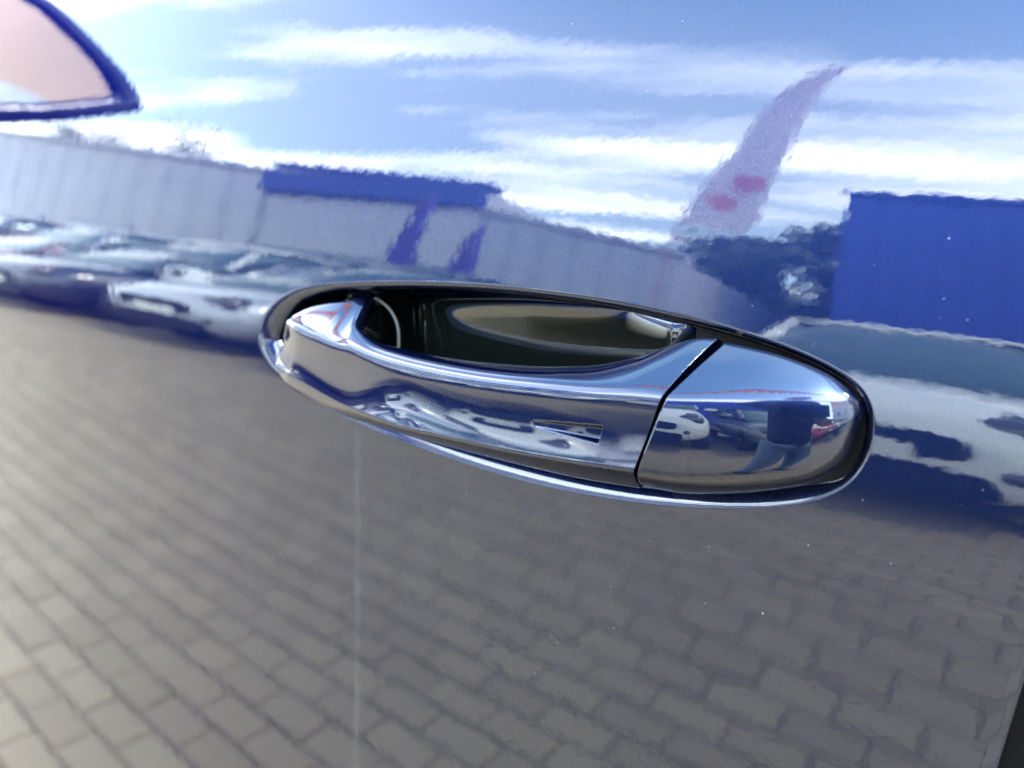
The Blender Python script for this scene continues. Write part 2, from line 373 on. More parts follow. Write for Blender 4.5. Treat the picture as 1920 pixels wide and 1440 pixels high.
# ---- lever: loft through five feature lines (mm)
LR=[(-123.2,-3.3,11.7),(-115.0,-6.7,9.9),(-102.8,-9.2,8.6),(-77.6,-13.3,7.2),(-43.0,-18.3,5.6),(-8.1,-22.5,6.0),(21.2,-25.0,7.4),(48.1,-25.8,8.9),(71.1,-25.0,9.9)]
LK=[(-133.4,-1.6,-8.1),(-124.2,-4.0,-9.6),(-114.6,-6.4,-11.8),(-79.3,-12.4,-17.9),(-43.1,-20.0,-19.0),(-7.1,-23.3,-18.2),(19.8,-25.0,-17.3),(44.3,-25.4,-15.9),(64.3,-24.6,-14.7)]
LU=[(-135.0,-1.7,-11.0),(-129.7,-2.5,-15.8),(-121.1,-4.2,-18.4),(-89.4,-6.7,-24.5),(-55.4,-8.3,-26.0),(-18.1,-9.2,-27.3),(11.3,-10.0,-27.6),(37.2,-10.0,-27.4),(59.8,-9.2,-26.2)]
LI=[(-122.4,-1.7,14.6),(-117.9,-0.8,17.6),(-105.5,0.8,22.1),(-89.5,3.3,24.9),(-81.5,6.7,25.8),(-80.3,0.8,20.3),(-78.7,-3.3,16.7),(-71.1,-6.7,13.0),(-63.3,-7.5,10.8),(-46.1,-8.8,9.3),(-25.8,-10.0,8.9),(7.1,-10.8,10.0),(29.6,-11.3,12.4),(45.8,-10.0,15.4),(57.8,-8.3,19.6),(67.1,-6.3,24.0),(73.6,-5.0,26.4),(80.3,-4.2,26.9)]
LIs=[0,.6,1.6,2.4,2.9,3.0,3.1,3.3,3.55,4.0,4.5,5.5,6.3,6.9,7.25,7.5,7.75,8]
def smooth_open(A, it):
    A = A.copy()
    for _ in range(it): A[1:-1] = (A[:-2] + 2 * A[1:-1] + A[2:]) / 4
    return A
def rounded_profile(keys, radii, nseg, bulge, ncor=8):
    """keys: list of arrays (S,3) forming a closed polygon per station -> (S, m, 3)"""
    S = keys[0].shape[0]; n = len(keys); cols = []; tags = []
    cen = sum(keys) / n
    def edge(k):                                         # parabolic edge k -> k+1
        P, Q = keys[k], keys[(k + 1) % n]; e = Q - P; along = np.gradient(P, axis=0)
        nn = np.cross(e, along); nn /= np.linalg.norm(nn, axis=1, keepdims=True) + 1e-12
        nn = nn * np.sign((nn * ((P + Q) / 2 - cen)).sum(1, keepdims=True))
        Lh = np.linalg.norm(e, axis=1, keepdims=True) + 1e-9
        b_ = np.minimum(abs(bulge[k]), .12 * Lh) * np.sign(bulge[k])
        return (lambda t: P + e * t + nn * b_ * 4 * t * (1 - t)), (lambda t: (e + nn * b_ * 4 * (1 - 2 * t)) / Lh), Lh
    E = [edge(k) for k in range(n)]
    for k in range(n):
        f0, d0, L0 = E[k - 1]; f1, d1, L1 = E[k]; f2, d2, L2 = E[(k + 1) % n]
        ta = np.minimum(radii[k] / L0, .45); tb = np.minimum(radii[k] / L1, .45); tc_ = np.minimum(radii[(k + 1) % n] / L1, .45)
        a, b = f0(1 - ta), f1(tb); h = np.linalg.norm(b - a, axis=1, keepdims=True) * 0.42
        p1, p2 = a + d0(1 - ta) * h, b - d1(tb) * h
        for j in range(ncor):
            t = j / (ncor - 1); cols.append((1 - t) ** 3 * a + 3 * t * (1 - t) ** 2 * p1 + 3 * t * t * (1 - t) * p2 + t ** 3 * b); tags.append((k, 'c', t))
        for j in range(1, nseg[k]):
            t = j / nseg[k]; cols.append(f1(tb + (1 - tc_ - tb) * t)); tags.append((k, 'e', t))
    return np.stack(cols, 1), tags
def loft_mesh(name, G, material, parent, nose=None, flip=False):
    V = G.copy(); S, m_, _ = V.shape
    if nose:                                             # rounded end: shrink the first / last rings
        pre, post = [], []
        for which, push in nose:
            ring = V[0] if which == 0 else V[-1]; c = ring.mean(0)
            rs = [c + (ring - c) * math.cos(R(a)) + np.array(push) * math.sin(R(a)) for a in (82, 65, 45, 25, 10)]
            if which == 0: pre = rs
            else: post = rs[::-1]
        V = np.concatenate([np.array(pre).reshape(-1, m_, 3), V, np.array(post).reshape(-1, m_, 3)])
    n = V.shape[0]; F = grid_faces(n, m_, wrap_m=True, flip=flip)
    F.append(tuple(range(m_)) if not flip else tuple(range(m_))[::-1]); F.append(tuple((n - 1) * m_ + j for j in range(m_))[::-1] if not flip else tuple((n - 1) * m_ + j for j in range(m_)))
    VV = V.reshape(-1, 3).copy(); VV[:, 2] += ZH
    o = obj(name, VV, F, material, parent, smooth=True)
    bm_ = bmesh.new(); bm_.from_mesh(o.data); bmesh.ops.recalc_face_normals(bm_, faces=bm_.faces); bm_.to_mesh(o.data); bm_.free()
    o.data.polygons[-1].use_smooth = False; o.data.polygons[-2].use_smooth = False
    return o
sq = np.concatenate([np.linspace(0, 2.4, 90, endpoint=False), np.linspace(2.4, 4.2, 150, endpoint=False), np.linspace(4.2, 6.0, 110, endpoint=False), np.linspace(6.0, 7.3, 330, endpoint=False), np.linspace(7.3, 8, 90)])
st = np.arange(9)
kR = spline(st, LR, sq) * mm; kK = spline(st, LK, sq) * mm + np.stack([sq * 0, -np.interp(sq, [0, 2, 4, 8], [0, .4, 1.0, 2.0]), sq * 0], 1) * mm; kU = spline(st, LU, sq) * mm; kI = smooth_open(spline(LIs, LI, sq) * mm, 14)
kB2 = kI + np.array([0, 5, -2.5]) * mm; kB1 = kU + np.array([0, 5.5, 3.0]) * mm
G, tags = rounded_profile([kI, kR, kK, kU, kB1, kB2], [2.0 * mm, 4.5 * mm, 1.3 * mm, 2.6 * mm, 2 * mm, 2 * mm], [12, 70, 14, 6, 8, 4], [0.9 * mm, -1.0 * mm, 0.5 * mm, 0, -1.0 * mm, 0])
# pressed touch mark on the lever face: a dart that deepens towards its square rear end
def sstep(a, b, x): 
    x = np.clip((x - a) / (b - a), 0, 1); return x * x * (3 - 2 * x)
for j, (k, typ, t) in enumerate(tags):
    if k == 1 and typ == 'e':
        s0, s1 = 6.12, 7.27
        q = np.clip((sq - s0) / (s1 - s0), 0, 1)
        half = 0.06 + 0.11 * q; c = 0.47 + 0.05 * q
        d = (t - c) / half
        prof = sstep(-1.0, -0.45, d) * (1 - sstep(0.60, 1.02, d))
        dep = 2.7 * mm * q ** 1.1 * prof * (1 - sstep(s1 - 0.035, s1 + 0.004, sq)) * sstep(s0, s0 + 0.2, sq)
        G[:, j, 1] += dep
handle = loft_mesh('door_handle', G, M['blue_smooth'], car, nose=[(0, (-1.5 * mm, 0.5 * mm, 0))])

# ---- lock cap behind the lever
CT=[(82.9,-4.2,25.6),(91.2,-4.6,24.8),(99.4,-4.6,23.6),(108.0,-4.2,21.4),(114.4,-3.8,19.0),(119.3,-2.9,15.7),(121.8,-2.5,13.2)]
CR=[(73.1,-25.0,10.1),(82.8,-22.8,10.9),(93.3,-19.7,11.8),(103.1,-16.2,12.5),(112.2,-12.0,13.1),(119.0,-7.6,13.1),(122.8,-3.3,11.9)]
CK=[(65.6,-23.8,-15.4),(79.4,-21.0,-14.9),(93.1,-17.6,-13.1),(104.5,-13.8,-10.4),(113.6,-9.8,-6.8),(120.3,-6.2,-0.4),(123.4,-2.9,8.7)]
CL=[(61.3,-9.2,-25.1),(74.5,-8.8,-24.5),(89.6,-7.9,-21.4),(102.3,-6.7,-17.8),(114.0,-5.0,-13.0),(120.8,-3.8,-5.4),(123.7,-2.5,7.3)]
cq = np.concatenate([np.linspace(0, 5, 160, endpoint=False), np.linspace(5, 6, 60)])
cs = np.arange(7)
kT, kR, kK, kL = [smooth_open(spline(cs, c, cq) * mm, 6) for c in (CT, CR, CK, CL)]
kK[:, 1] -= np.interp(cq, [0, 4, 5.5, 6], [3.5, 3.5, 1.2, 0]) * mm
kb2 = kT + np.array([0, 7, -1]) * mm; kb1 = kL + np.array([0, 8, 1]) * mm
G, tags = rounded_profile([kT, kR, kK, kL, kb1, kb2], [1.6 * mm, 3.2 * mm, 7 * mm, 1.6 * mm, 1 * mm, 1 * mm], [14, 30, 14, 3, 6, 3], [0.55 * mm, 0.95 * mm, 0.8 * mm, 0, 0, 0], ncor=10)
cap = loft_mesh('lock_cap', G, M['blue_smooth'], handle)

# ---- black rubber seat round the cap: a plate over the rear of the recess with a raised rim
sel = [i for i in range(NP) if NI[i, 0] > 66 * mm + 0.1 * NI[i, 1]]
st0 = next(i for i in sel if (i - 1) % NP not in set(sel))
order = [(st0 + i) % NP for i in range(len(sel))]
edge = NI[order]; dep = r_dep[order]
c0 = np.array([0.5 * (edge[0, 0] + edge[-1, 0]) + 8 * mm, 0.0])
rings = [lift(edge - inw[order] * 0.2 * mm, dep - 1.0 * mm), lift(edge + inw[order] * 1.2 * mm, dep - 0.2 * mm), lift(edge + inw[order] * 3.0 * mm, dep + 0.5 * mm), lift(edge + (c0 - edge) * 0.6, dep + 2 * mm), lift(edge * 0 + c0, dep * 0 + 6 * mm)]
V = np.concatenate(rings); V[:, 2] += ZH
seat = obj('cap_seat', V, grid_faces(len(rings), len(order)), M['rubber'], handle, smooth=True)
# front wall of the seat down into the bowl
wl = np.array([edge[0], c0, edge[-1]]); w0 = lift(wl, np.array([dep[0], 6 * mm, dep[-1]])); w1 = lift(wl, np.full(3, 34 * mm))
V = np.concatenate([w0, w1]); V[:, 2] += ZH
obj('seat_wall', V, [(0, 1, 4, 3), (1, 2, 5, 4)], M['rubber'], handle)
# pale pivot seal seen through the opening at the front of the lever
arc = [(-84.0, 11.0, 26.0), (-78.0, 11.5, 24.0), (-72.5, 12.0, 20.0), (-69.0, 12.0, 14.0), (-67.5, 11.0, 7.0), (-67.5, 10, 0)]
arc = spline(np.arange(6), np.array(arc) * mm, np.linspace(0, 5, 30)); arc[:, 2] += ZH
v, f = tube(arc, 0.7 * mm, 8); obj('pivot_seal', v, f, M['seal_grey'], handle, smooth=True)

# ---- dried water streak running down from the lip, dust
pts = spline([0, 1, 2, 3, 4], np.array([(-81.2, -31.0), (-82.6, -82), (-84.0, -138), (-84.4, -204), (-85.0, -330)]) * mm, np.linspace(0, 4, 160))
wob = np.array([0.35 * math.sin(i * 0.21) + 0.25 * math.sin(i * 0.083 + 1) for i in range(160)]) * mm
wid = np.array([1.7 + 0.35 * math.sin(i * 0.13) for i in range(160)]) * mm
A = pts + np.stack([wob - wid, wob * 0], 1); B = pts + np.stack([wob + wid, wob * 0], 1)
V = np.concatenate([lift(A, np.full(160, -0.12 * mm)), lift(B, np.full(160, -0.12 * mm))]); V[:, 2] += ZH
obj('water_streak', V, [(i, i + 1, 161 + i, 160 + i) for i in range(159)], M['streak'], front_door)
known = [(126.3,-18.0),(6.3,131.6),(112.4,-36.1),(80.9,-44.8),(45.4,-70.2),(47.5,-86.2),(100.5,-63.4),(49.0,128.2),(146.3,37.5),(138.6,59.4),(139.7,42.8)]
V, F = [], []
def speck(u, v, r):
    c = lift(np.array([[u, v]]), np.array([-0.05 * mm]))[0]; b = len(V)
    for j in range(6):
        q = 2 * math.pi * j / 6; rr = r * random.uniform(0.7, 1.2); V.append((c[0] + rr * math.cos(q), c[1] - 0.02 * mm, c[2] + ZH + rr * math.sin(q)))
    V.append((c[0], c[1] - 0.6 * r, c[2] + ZH))
    F.extend([(b + j, b + (j + 1) % 6, b + 6) for j in range(6)])
for u, v in known: speck(u * mm, v * mm, random.uniform(0.16, 0.28) * mm)
for i in range(150):
    u, v = random.uniform(-0.25, 0.165), random.uniform(-0.14, 0.14)
    if min(np.linalg.norm(O - np.array([u, v]), axis=1)) < 3 * mm or (abs(u + 0.01) < 0.14 and abs(v) < 0.03): continue
    speck(u, v, random.uniform(0.06, 0.14) * mm)
o = obj('dust_specks', V, F, M['dust'], front_door); o['kind'] = 'stuff'

# ---- rest of the car side: seal, rear door, fender, sill, glass, roof, mirror
def panel(name, us, vs, material, dep=0.0, fold=True, ufun=None):
    nu, nv = len(us), len(vs); V = []
    for v in vs:
        for u in us:
            uu = ufun(u, v) if ufun else u
            V.append(lift(np.array([[uu, v]]), np.array([dep]))[0])
    V = np.array(V); F = grid_faces(nv, nu)
    if fold:                                             # return flange round the edge
        idx = [j for j in range(nu)] + [i * nu + nu - 1 for i in range(1, nv)] + [(nv - 1) * nu + j for j in range(nu - 2, -1, -1)] + [i * nu for i in range(nv - 2, 0, -1)]
        b = len(V); V = np.concatenate([V, V[idx] + np.array([0, 0.014, 0])]); k = len(idx)
        F += [(idx[i], idx[(i + 1) % k], b + (i + 1) % k, b + i) for i in range(k)]
    V = V.copy(); V[:, 2] += ZH
    return obj(name, V, F, material, car, smooth=False)
vs = np.linspace(VB, VT, 60)
rd = panel('rear_door', np.linspace(0, 1, 40), vs, M['blue'], ufun=lambda a, v: gap_u(v) + 0.014 + a * (0.98 - gap_u(v)))
panel('front_wing', np.linspace(-1.95, UF - 0.006, 30), vs, M['blue'])
for p in (rd,): p.data.polygons.foreach_set('use_smooth', [True] * len(p.data.polygons))
# black door seal behind the shut line
V = []
for v in np.linspace(VB, VT, 30):
    for du in (-0.02, 0.03): V.append((gap_u(v) + du, skin(gap_u(v), v) + 0.0125, v + ZH))
obj('door_seal', V, grid_faces(30, 2), M['rubber'], car)
v, f = box(-1.95, 0.98, 0.05, 0.12, 0.2, 0.31); obj('sill', v, f, M['black_plastic'], car)
yb = float(skin(0.0, VT)); zt = ZH + VT
obj('belt_trim', *join(box(-0.98, 0.98, yb - 0.004, yb + 0.03, zt + 0.002, zt + 0.016)), M['black_plastic'], car)
for x0, x1, nm in ((-0.95, 0.19, 'front_window'), (0.24, 0.95, 'rear_window')):
    a, b = (x0 + 0.42 if x0 < 0 else x0 + 0.02), x1
    obj(nm, [(x0, yb + 0.01, zt + 0.016), (x1, yb + 0.01, zt + 0.016), (b, yb + 0.17, zt + 0.40), (a, yb + 0.17, zt + 0.40),
             (x0, yb + 0.02, zt + 0.016), (x1, yb + 0.02, zt + 0.016), (b, yb + 0.18, zt + 0.40), (a, yb + 0.18, zt + 0.40)],
        [(0, 1, 2, 3), (7, 6, 5, 4), (0, 3, 7, 4), (1, 5, 6, 2), (3, 2, 6, 7), (0, 4, 5, 1)], M['car_glass'], car)
v, f = box(-0.5, 1.3, yb + 0.16, yb + 1.35, zt + 0.405, zt + 0.45); obj('roof', v, f, M['blue'], car)
obj('pillar', [(0.195, yb + 0.008, zt + 0.016), (0.235, yb + 0.008, zt + 0.016), (0.255, yb + 0.168, zt + 0.40), (0.195, yb + 0.168, zt + 0.40),
               (0.195, yb + 0.03, zt + 0.016), (0.235, yb + 0.03, zt + 0.016), (0.255, yb + 0.19, zt + 0.40), (0.195, yb + 0.19, zt + 0.40)],
    [(0, 1, 2, 3), (7, 6, 5, 4), (0, 3, 7, 4), (1, 5, 6, 2), (3, 2, 6, 7), (0, 4, 5, 1)], M['black_plastic'], car)
v, f = box(-1.9, 0.95, 0.10, 1.6, 0.25, zt - 0.01); obj('cabin_shell', v, f, M['black_plastic'], car)

# side mirror: housing with a pointed outer corner, glass facing rearwards
MX = -0.90
rimc = np.array([(-0.055, 1.075), (-0.10, 1.072), (-0.157, 1.092), (-0.227, 1.145), (-0.272, 1.188), (-0.318, 1.236), (-0.285, 1.274), (-0.235, 1.300), (-0.17, 1.322), (-0.10, 1.315), (-0.06, 1.29), (-0.045, 1.20)])
rimc[:, 1] += 0.10; rimc[:, 0] = rimc[:, 0] * 1.22 + 0.012; cc = rimc.mean(0); nR = 96
seg = np.concatenate([rimc, rimc[:1]]); dd = np.concatenate([[0], np.cumsum(np.linalg.norm(seg[1:] - seg[:-1], axis=1))])
q = np.linspace(0, dd[-1], nR, endpoint=False); rim = np.stack([np.interp(q, dd, seg[:, i]) for i in (0, 1)], 1); rim = smooth_loop(rim, 2)
V = []; gl = np.array([0.012, 0.0])
for sc_, dx in ((0.74, 0.012), (0.76, 0.0), (0.95, 0.0), (1.0, -0.012), (1.01, -0.035), (0.97, -0.075), (0.85, -0.12), (0.6, -0.155), (0.25, -0.17), (0.02, -0.172)):
    for p in rim: qv = cc + (gl if dx > 0 or sc_ == 0.76 else 0 * cc) + (p - cc) * sc_; V.append((MX + dx - (0.012 if dx == 0.012 else 0) * 2, qv[0], qv[1]))
mirror = obj('side_mirror', V, grid_faces(10, nR, wrap_m=True), M['blue'], car, smooth=True)
gl = np.array([0.012, 0.0]); inner = np.array([cc + gl + (p - cc) * 0.76 for p in rim])
V = [(MX - 0.004, p[0], p[1]) for p in inner] + [(MX - 0.004, cc[0], cc[1])]
obj('mirror_glass', V, [(i, (i + 1) % nR, nR) for i in range(nR)], M['mirror'], mirror)
v, f = tube([(-0.93, yb + 0.03, 1.23), (-0.945, -0.03, 1.235), (-0.96, -0.10, 1.25)], 0.025, 10); obj('mirror_arm', v, f, M['black_plastic'], mirror)

# ================================================================== THE PLACE BEHIND THE CAMERA (seen in the paint)
# ground: block paving, individual stones near the car, joined field beyond
GZ = -0.014
gmat = bpy.data.materials.new('far_block_paving'); gmat.use_nodes = True
t = gmat.node_tree; b = t.nodes['Principled BSDF']; b.inputs['Roughness'].default_value = 0.9
ge = nd(t, 'ShaderNodeNewGeometry'); br = nd(t, 'ShaderNodeTexBrick', in_Scale=1.0)
br.inputs['Brick Width'].default_value = 0.176; br.inputs['Row Height'].default_value = 0.088; br.inputs['Mortar Size'].default_value = 0.006
br.inputs['Color1'].default_value = (0.20, 0.165, 0.11, 1); br.inputs['Color2'].default_value = (0.22, 0.185, 0.12, 1); br.inputs['Mortar'].default_value = (0.12, 0.10, 0.07, 1)
t.links.new(ge.outputs['Position'], br.inputs['Vector']); t.links.new(br.outputs['Color'], b.inputs['Base Color'])
S_ = 1500
ground = obj('ground', [(-S_, -S_, GZ), (S_, -S_, GZ), (S_, S_, GZ), (-S_, S_, GZ)], [(0, 1, 2, 3)], gmat); ground['kind'] = 'structure'
FX0, FX1, FY0, FY1 = -9.0, 6.0, -5.0, 0.9
joint = obj('joint_bed', [(FX0, FY0, -0.006), (FX1, FY0, -0.006), (FX1, FY1, -0.006), (FX0, FY1, -0.006)], [(0, 1, 2, 3)], M['joint'], ground)
def paver_shape(w=0.168, h=0.083):
    a, b_ = w / 2, h / 2; i = 0.006; V = []
    for x, y in ((-1, -1), (1, -1), (1, 1), (-1, 1)): V.append((x * a, y * b_, -0.012))
    for x, y in ((-1, -1), (1, -1), (1, 1), (-1, 1)): V.append((x * a, y * b_, -0.004))
    for x, y in ((-1, -1), (1, -1), (1, 1), (-1, 1)): V.append((x * (a - i), y * (b_ - i), 0.0))
    F = [(8, 9, 10, 11)]
    for r_ in (0, 4):
        for j in range(4): F.append((r_ + j, r_ + (j + 1) % 4, r_ + 4 + (j + 1) % 4, r_ + 4 + j))
    return V, F
pv, pf = paver_shape()
spots = []; PA = R(6)
for r_ in range(int((FY1 - FY0) / 0.088)):
    for c_ in range(int((FX1 - FX0) / 0.176)):
        x = FX0 + 0.1 + c_ * 0.176 + (0.088 if r_ % 2 else 0); y = FY0 + 0.05 + r_ * 0.088
        # courses run almost along the car
        xa = x * math.cos(PA) - y * math.sin(PA); ya = x * math.sin(PA) + y * math.cos(PA)
        spots.append((xa, ya))
near = sorted(range(len(spots)), key=lambda i: (spots[i][0] + 0.45) ** 2 * 0.5 + (spots[i][1] + 0.75) ** 2)[:300]
nears = set(near)
proto = obj('paver', pv, pf, M['paver'], ground)
first = True
for i in near:
    o = proto if first else proto.copy()
    if not first: COL.objects.link(o); o.parent = ground
    first = False
    o.location = (spots[i][0], spots[i][1], random.uniform(-0.002, 0.0015)); o.rotation_euler = (random.uniform(-0.008, 0.008), random.uniform(-0.006, 0.006), PA + random.uniform(-0.01, 0.01))
V, F = [], []
for i, (x, y) in enumerate(spots):
    if i in nears: continue
    bi = len(V); dz = random.uniform(-0.0015, 0.0012); a = PA + random.uniform(-0.01, 0.01); ca, sa = math.cos(a), math.sin(a)
    V += [(x + vx * ca - vy * sa, y + vx * sa + vy * ca, vz + dz) for vx, vy, vz in pv]; F += [tuple(k + bi for k in q) for q in pf]
o = obj('paver_field', V, F, M['paver_field'], ground); o['kind'] = 'stuff'

# ---- parked cars facing the blue car: built once, copied
def loft_sections(secs, k=20, power=3.2):
    V = []
    for (y, z0, z1, hw) in secs:
        zc, hz = (z0 + z1) / 2, (z1 - z0) / 2
        for j in range(k):
            a = 2 * math.pi * j / k; c, s = math.cos(a), math.sin(a)
            V.append((hw * abs(c) ** (2 / power) * (1 if c > 0 else -1), y, zc + hz * abs(s) ** (2 / power) * (1 if s > 0 else -1)))
    F = grid_faces(len(secs), k, wrap_m=True); F.append(tuple(range(k))); F.append(tuple((len(secs) - 1) * k + j for j in range(k))[::-1])
    return V, F
BODY = [(0, .34, .62, .55), (-.05, .27, .72, .72), (-.18, .22, .80, .84), (-.5, .2, .90, .89), (-1.0, .2, .97, .90), (-1.3, .2, 1.0, .91), (-2.5, .2, 1.0, .91), (-3.6, .2, 1.02, .90), (-4.1, .22, 1.0, .86), (-4.28, .28, .92, .78), (-4.33, .36, .75, .6)]
CABIN = [(-1.05, .93, .97, .70), (-1.25, .93, 1.10, .76), (-1.75, .93, 1.43, .70), (-2.1, .93, 1.50, .66), (-2.9, .93, 1.52, .65), (-3.5, .93, 1.45, .64), (-4.0, .93, 1.12, .68), (-4.1, .93, .98, .66)]
ROOF = [(-1.8, 1.44, 1.475, .60), (-2.1, 1.47, 1.535, .60), (-2.9, 1.48, 1.555, .59), (-3.5, 1.42, 1.485, .57)]
def parent_copy(src, root):
    c = src.copy(); COL.objects.link(c); c.parent = root
    for ch in src.children: parent_copy(ch, c)
    return c
def build_car(paint, label, loc, rz):
    root = thing('parked_car', label, 'car', loc, rz, 'cars parked facing the blue car')
    bm_ = obj('body', *loft_sections(BODY, 28), paint, root, smooth=True)
    cab = obj('window_glass', *loft_sections(CABIN, 24, 4.0), M['glass_sky'], root, smooth=True)
    obj('roof', *loft_sections(ROOF, 20, 3.0), paint, root, smooth=True)
    for s in (-1, 1):
        # front and rear pillars
        for (p, q) in (((s * .74, -1.2, 1.02), (s * .63, -1.85, 1.46)), ((s * .72, -2.6, 1.0), (s * .645, -2.6, 1.5)), ((s * .70, -3.95, 1.05), (s * .6, -3.45, 1.45))):
            obj('pillar', *tube([p, q], 0.035, 8), paint, root, smooth=True)
        lv, lf = loft_sections([(.02, .63, .74, .13), (-.03, .61, .77, .20), (-.2, .63, .82, .16)], 12)
        obj('headlight', [(x + s * .60, y - .09, z) for x, y, z in lv], lf, M['lamp'], root, smooth=True)
        obj('fog_lamp', *[(lambda a: [(x + s * .58, y, z) for x, y, z in a])(loft_sections([(.0, .40, .47, .05), (-.12, .39, .48, .07)], 10)[0]), loft_sections([(.0, .40, .47, .05), (-.12, .39, .48, .07)], 10)[1]], M['dark_paint'], root, smooth=True)
        obj('door_mirror', *(lambda a: ([(x + s * .98, y - 1.35, z) for x, y, z in a[0]], a[1]))(loft_sections([(.07, 1.0, 1.08, .07), (0, .96, 1.12, .11), (-.06, .98, 1.1, .1)], 12)), paint, root, smooth=True)
        for yw in (-.82, -3.45):
            k = 24; V = []
            for dx, r_ in ((-.10, .27), (-.09, .315), (.09, .315), (.10, .27), (.10, .22)):
                V += [(s * .80 + s * dx, yw + r_ * math.cos(2 * math.pi * j / k), .315 + r_ * math.sin(2 * math.pi * j / k)) for j in range(k)]
            w = obj('wheel', V, grid_faces(5, k, wrap_m=True) + [tuple(range(k)), tuple(4 * k + j for j in range(k))], M['tyre'], root, smooth=True)
            V = []
            for dx, r_ in ((.105, .21), (.095, .15), (.11, .05)):
                V += [(s * .80 + s * dx, yw + r_ * math.cos(2 * math.pi * j / k), .315 + r_ * math.sin(2 * math.pi * j / k)) for j in range(k)]
            obj('rim', V, grid_faces(3, k, wrap_m=True) + [tuple(2 * k + j for j in range(k))], M['rim'], w)
    obj('grille', *loft_sections([(.02, .47, .62, .44), (-.1, .45, .64, .48)], 16, 5), M['black_plastic'], root)
    obj('air_intake', *loft_sections([(.02, .25, .42, .52), (-.12, .24, .43, .56)], 16, 5), M['black_plastic'], root)
    obj('number_plate', *box(-.26, .26, .01, .03, .43, .54), M['plate'], root)
    return root
def recolour_copy(src, paint, label, loc, rz):
    c = parent_copy(src, None); c.location = loc; c.rotation_euler = (0, 0, rz); c['label'] = label
    for ch in c.children_recursive:
        if ch.name.split('.')[0] in ('body', 'roof', 'pillar', 'door_mirror'):
            ch.material_slots[0].link = 'OBJECT'; ch.material_slots[0].material = paint
    return c
c0_ = build_car(M['white_paint'], 'tall white car parked nose-on straight opposite the door handle', (-0.30, -3.05, 0), R(4))
for (p, lab, loc, rz) in [
    ('white_paint', 'white hatchback parked between the tall white car and a silver one', (-2.75, -3.15, 0), R(-2)),
    ('silver_paint', 'silver car parked beside the white hatchback, third in the row', (-5.15, -3.2, 0), R(1)),
    ('dark_paint', 'black car parked beyond the silver third car', (-7.6, -3.05, 0), R(-1)),
    ('maroon_paint', 'maroon car near the front end of the parked row', (-10.0, -3.1, 0), R(1)),
    ('white_paint', 'white car at the far front end of the parked row', (-12.4, -3.2, 0), R(0)),
    ('grey_paint', 'charcoal car parked right behind the person in the navy jacket', (2.25, -3.1, 0), R(-2)),
    ('red_paint', 'red car parked on the rear side of the person in the navy jacket', (4.7, -3.2, 0), R(1)),
    ('silver_paint', 'silver car parked next to the red car', (7.1, -3.1, 0), R(0)),
    ('grey_paint', 'charcoal car toward the rear end of the parked row', (9.5, -3.15, 0), R(0)),
    ('white_paint', 'white car last at the rear end of the parked row', (11.9, -3.1, 0), R(-1)),
    ('grey_paint', 'charcoal car in the second row by the grey hall', (-4.4, -8.9, 0), R(180)),
    ('white_paint', 'white car in the second row by the grey hall', (-7.0, -8.9, 0), R(180)),
    ('silver_paint', 'silver car in the second row by the blue fascia', (-9.6, -8.9, 0), R(180)),
    ('dark_paint', 'black car in the second row by the blue fascia', (-12.2, -8.9, 0), R(180))]:
    recolour_copy(c0_, M[p], lab, loc, rz)

for o in [q for q in bpy.data.objects if q.get('group') == 'cars parked facing the blue car']: o.scale = (1.06, 1.04, 1.14 if o.location.y > -6 else 1.35)
c0_.scale = (1.08, 1.0, 1.28)

# ---- buildings
def clad_building(name, label, x0, x1, y0, y1, h0, h1, material, ribs, roof_mat, group=None):
    """box building whose roof line runs from h0 (at x0) to h1 (at x1), standing seams on the front (y1) wall"""
    r_ = thing(name, label, 'building', ((x0 + x1) / 2, (y0 + y1) / 2, 0)); ox, oy = (x0 + x1) / 2, (y0 + y1) / 2
    v = [(x0, y0, 0), (x1, y0, 0), (x1, y1, 0), (x0, y1, 0), (x0, y0, h0), (x1, y0, h1), (x1, y1, h1), (x0, y1, h0)]
    f = [(4, 5, 6, 7), (0, 1, 5, 4), (1, 2, 6, 5), (2, 3, 7, 6), (3, 0, 4, 7)]
    w = obj('wall', [(a - ox, b_ - oy, c) for a, b_, c in v], f, material, r_)
    if ribs:
        n = int((x1 - x0) / ribs); parts = []
        for i in range(n + 1):
            x = x0 + (x1 - x0) * i / n; h = h0 + (h1 - h0) * i / n; parts.append(box(x - .03 - ox, x + .03 - ox, y1 - oy + .002, y1 - oy + .04, 0.1, h - .05))
        V, F = join(*parts); o = obj('cladding_seams', V, F, material, r_); o['kind'] = 'stuff'
    # coping along the roof edge
    V = [(x0 - ox - .1, y1 - oy + .12, h0), (x1 - ox + .1, y1 - oy + .12, h1), (x1 - ox + .1, y1 - oy - .3, h1 + .02), (x0 - ox - .1, y1 - oy - .3, h0 + .02),
         (x0 - ox - .1, y1 - oy + .12, h0 + .15), (x1 - ox + .1, y1 - oy + .12, h1 + .15), (x1 - ox + .1, y1 - oy - .3, h1 + .17), (x0 - ox - .1, y1 - oy - .3, h0 + .17)]
    obj('coping', V, [(0, 1, 2, 3)[::-1], (4, 5, 6, 7), (0, 1, 5, 4), (1, 2, 6, 5), (2, 3, 7, 6), (3, 0, 4, 7)], roof_mat, r_)
    return r_, ox, oy
b1, ox, oy = clad_building('grey_hall', 'low grey hall whose roof line drops towards the trees', -7.6, -3.9, -19, -11, 5.2, 4.35, M['wall_grey'], 0.6, M['wall_grey'])
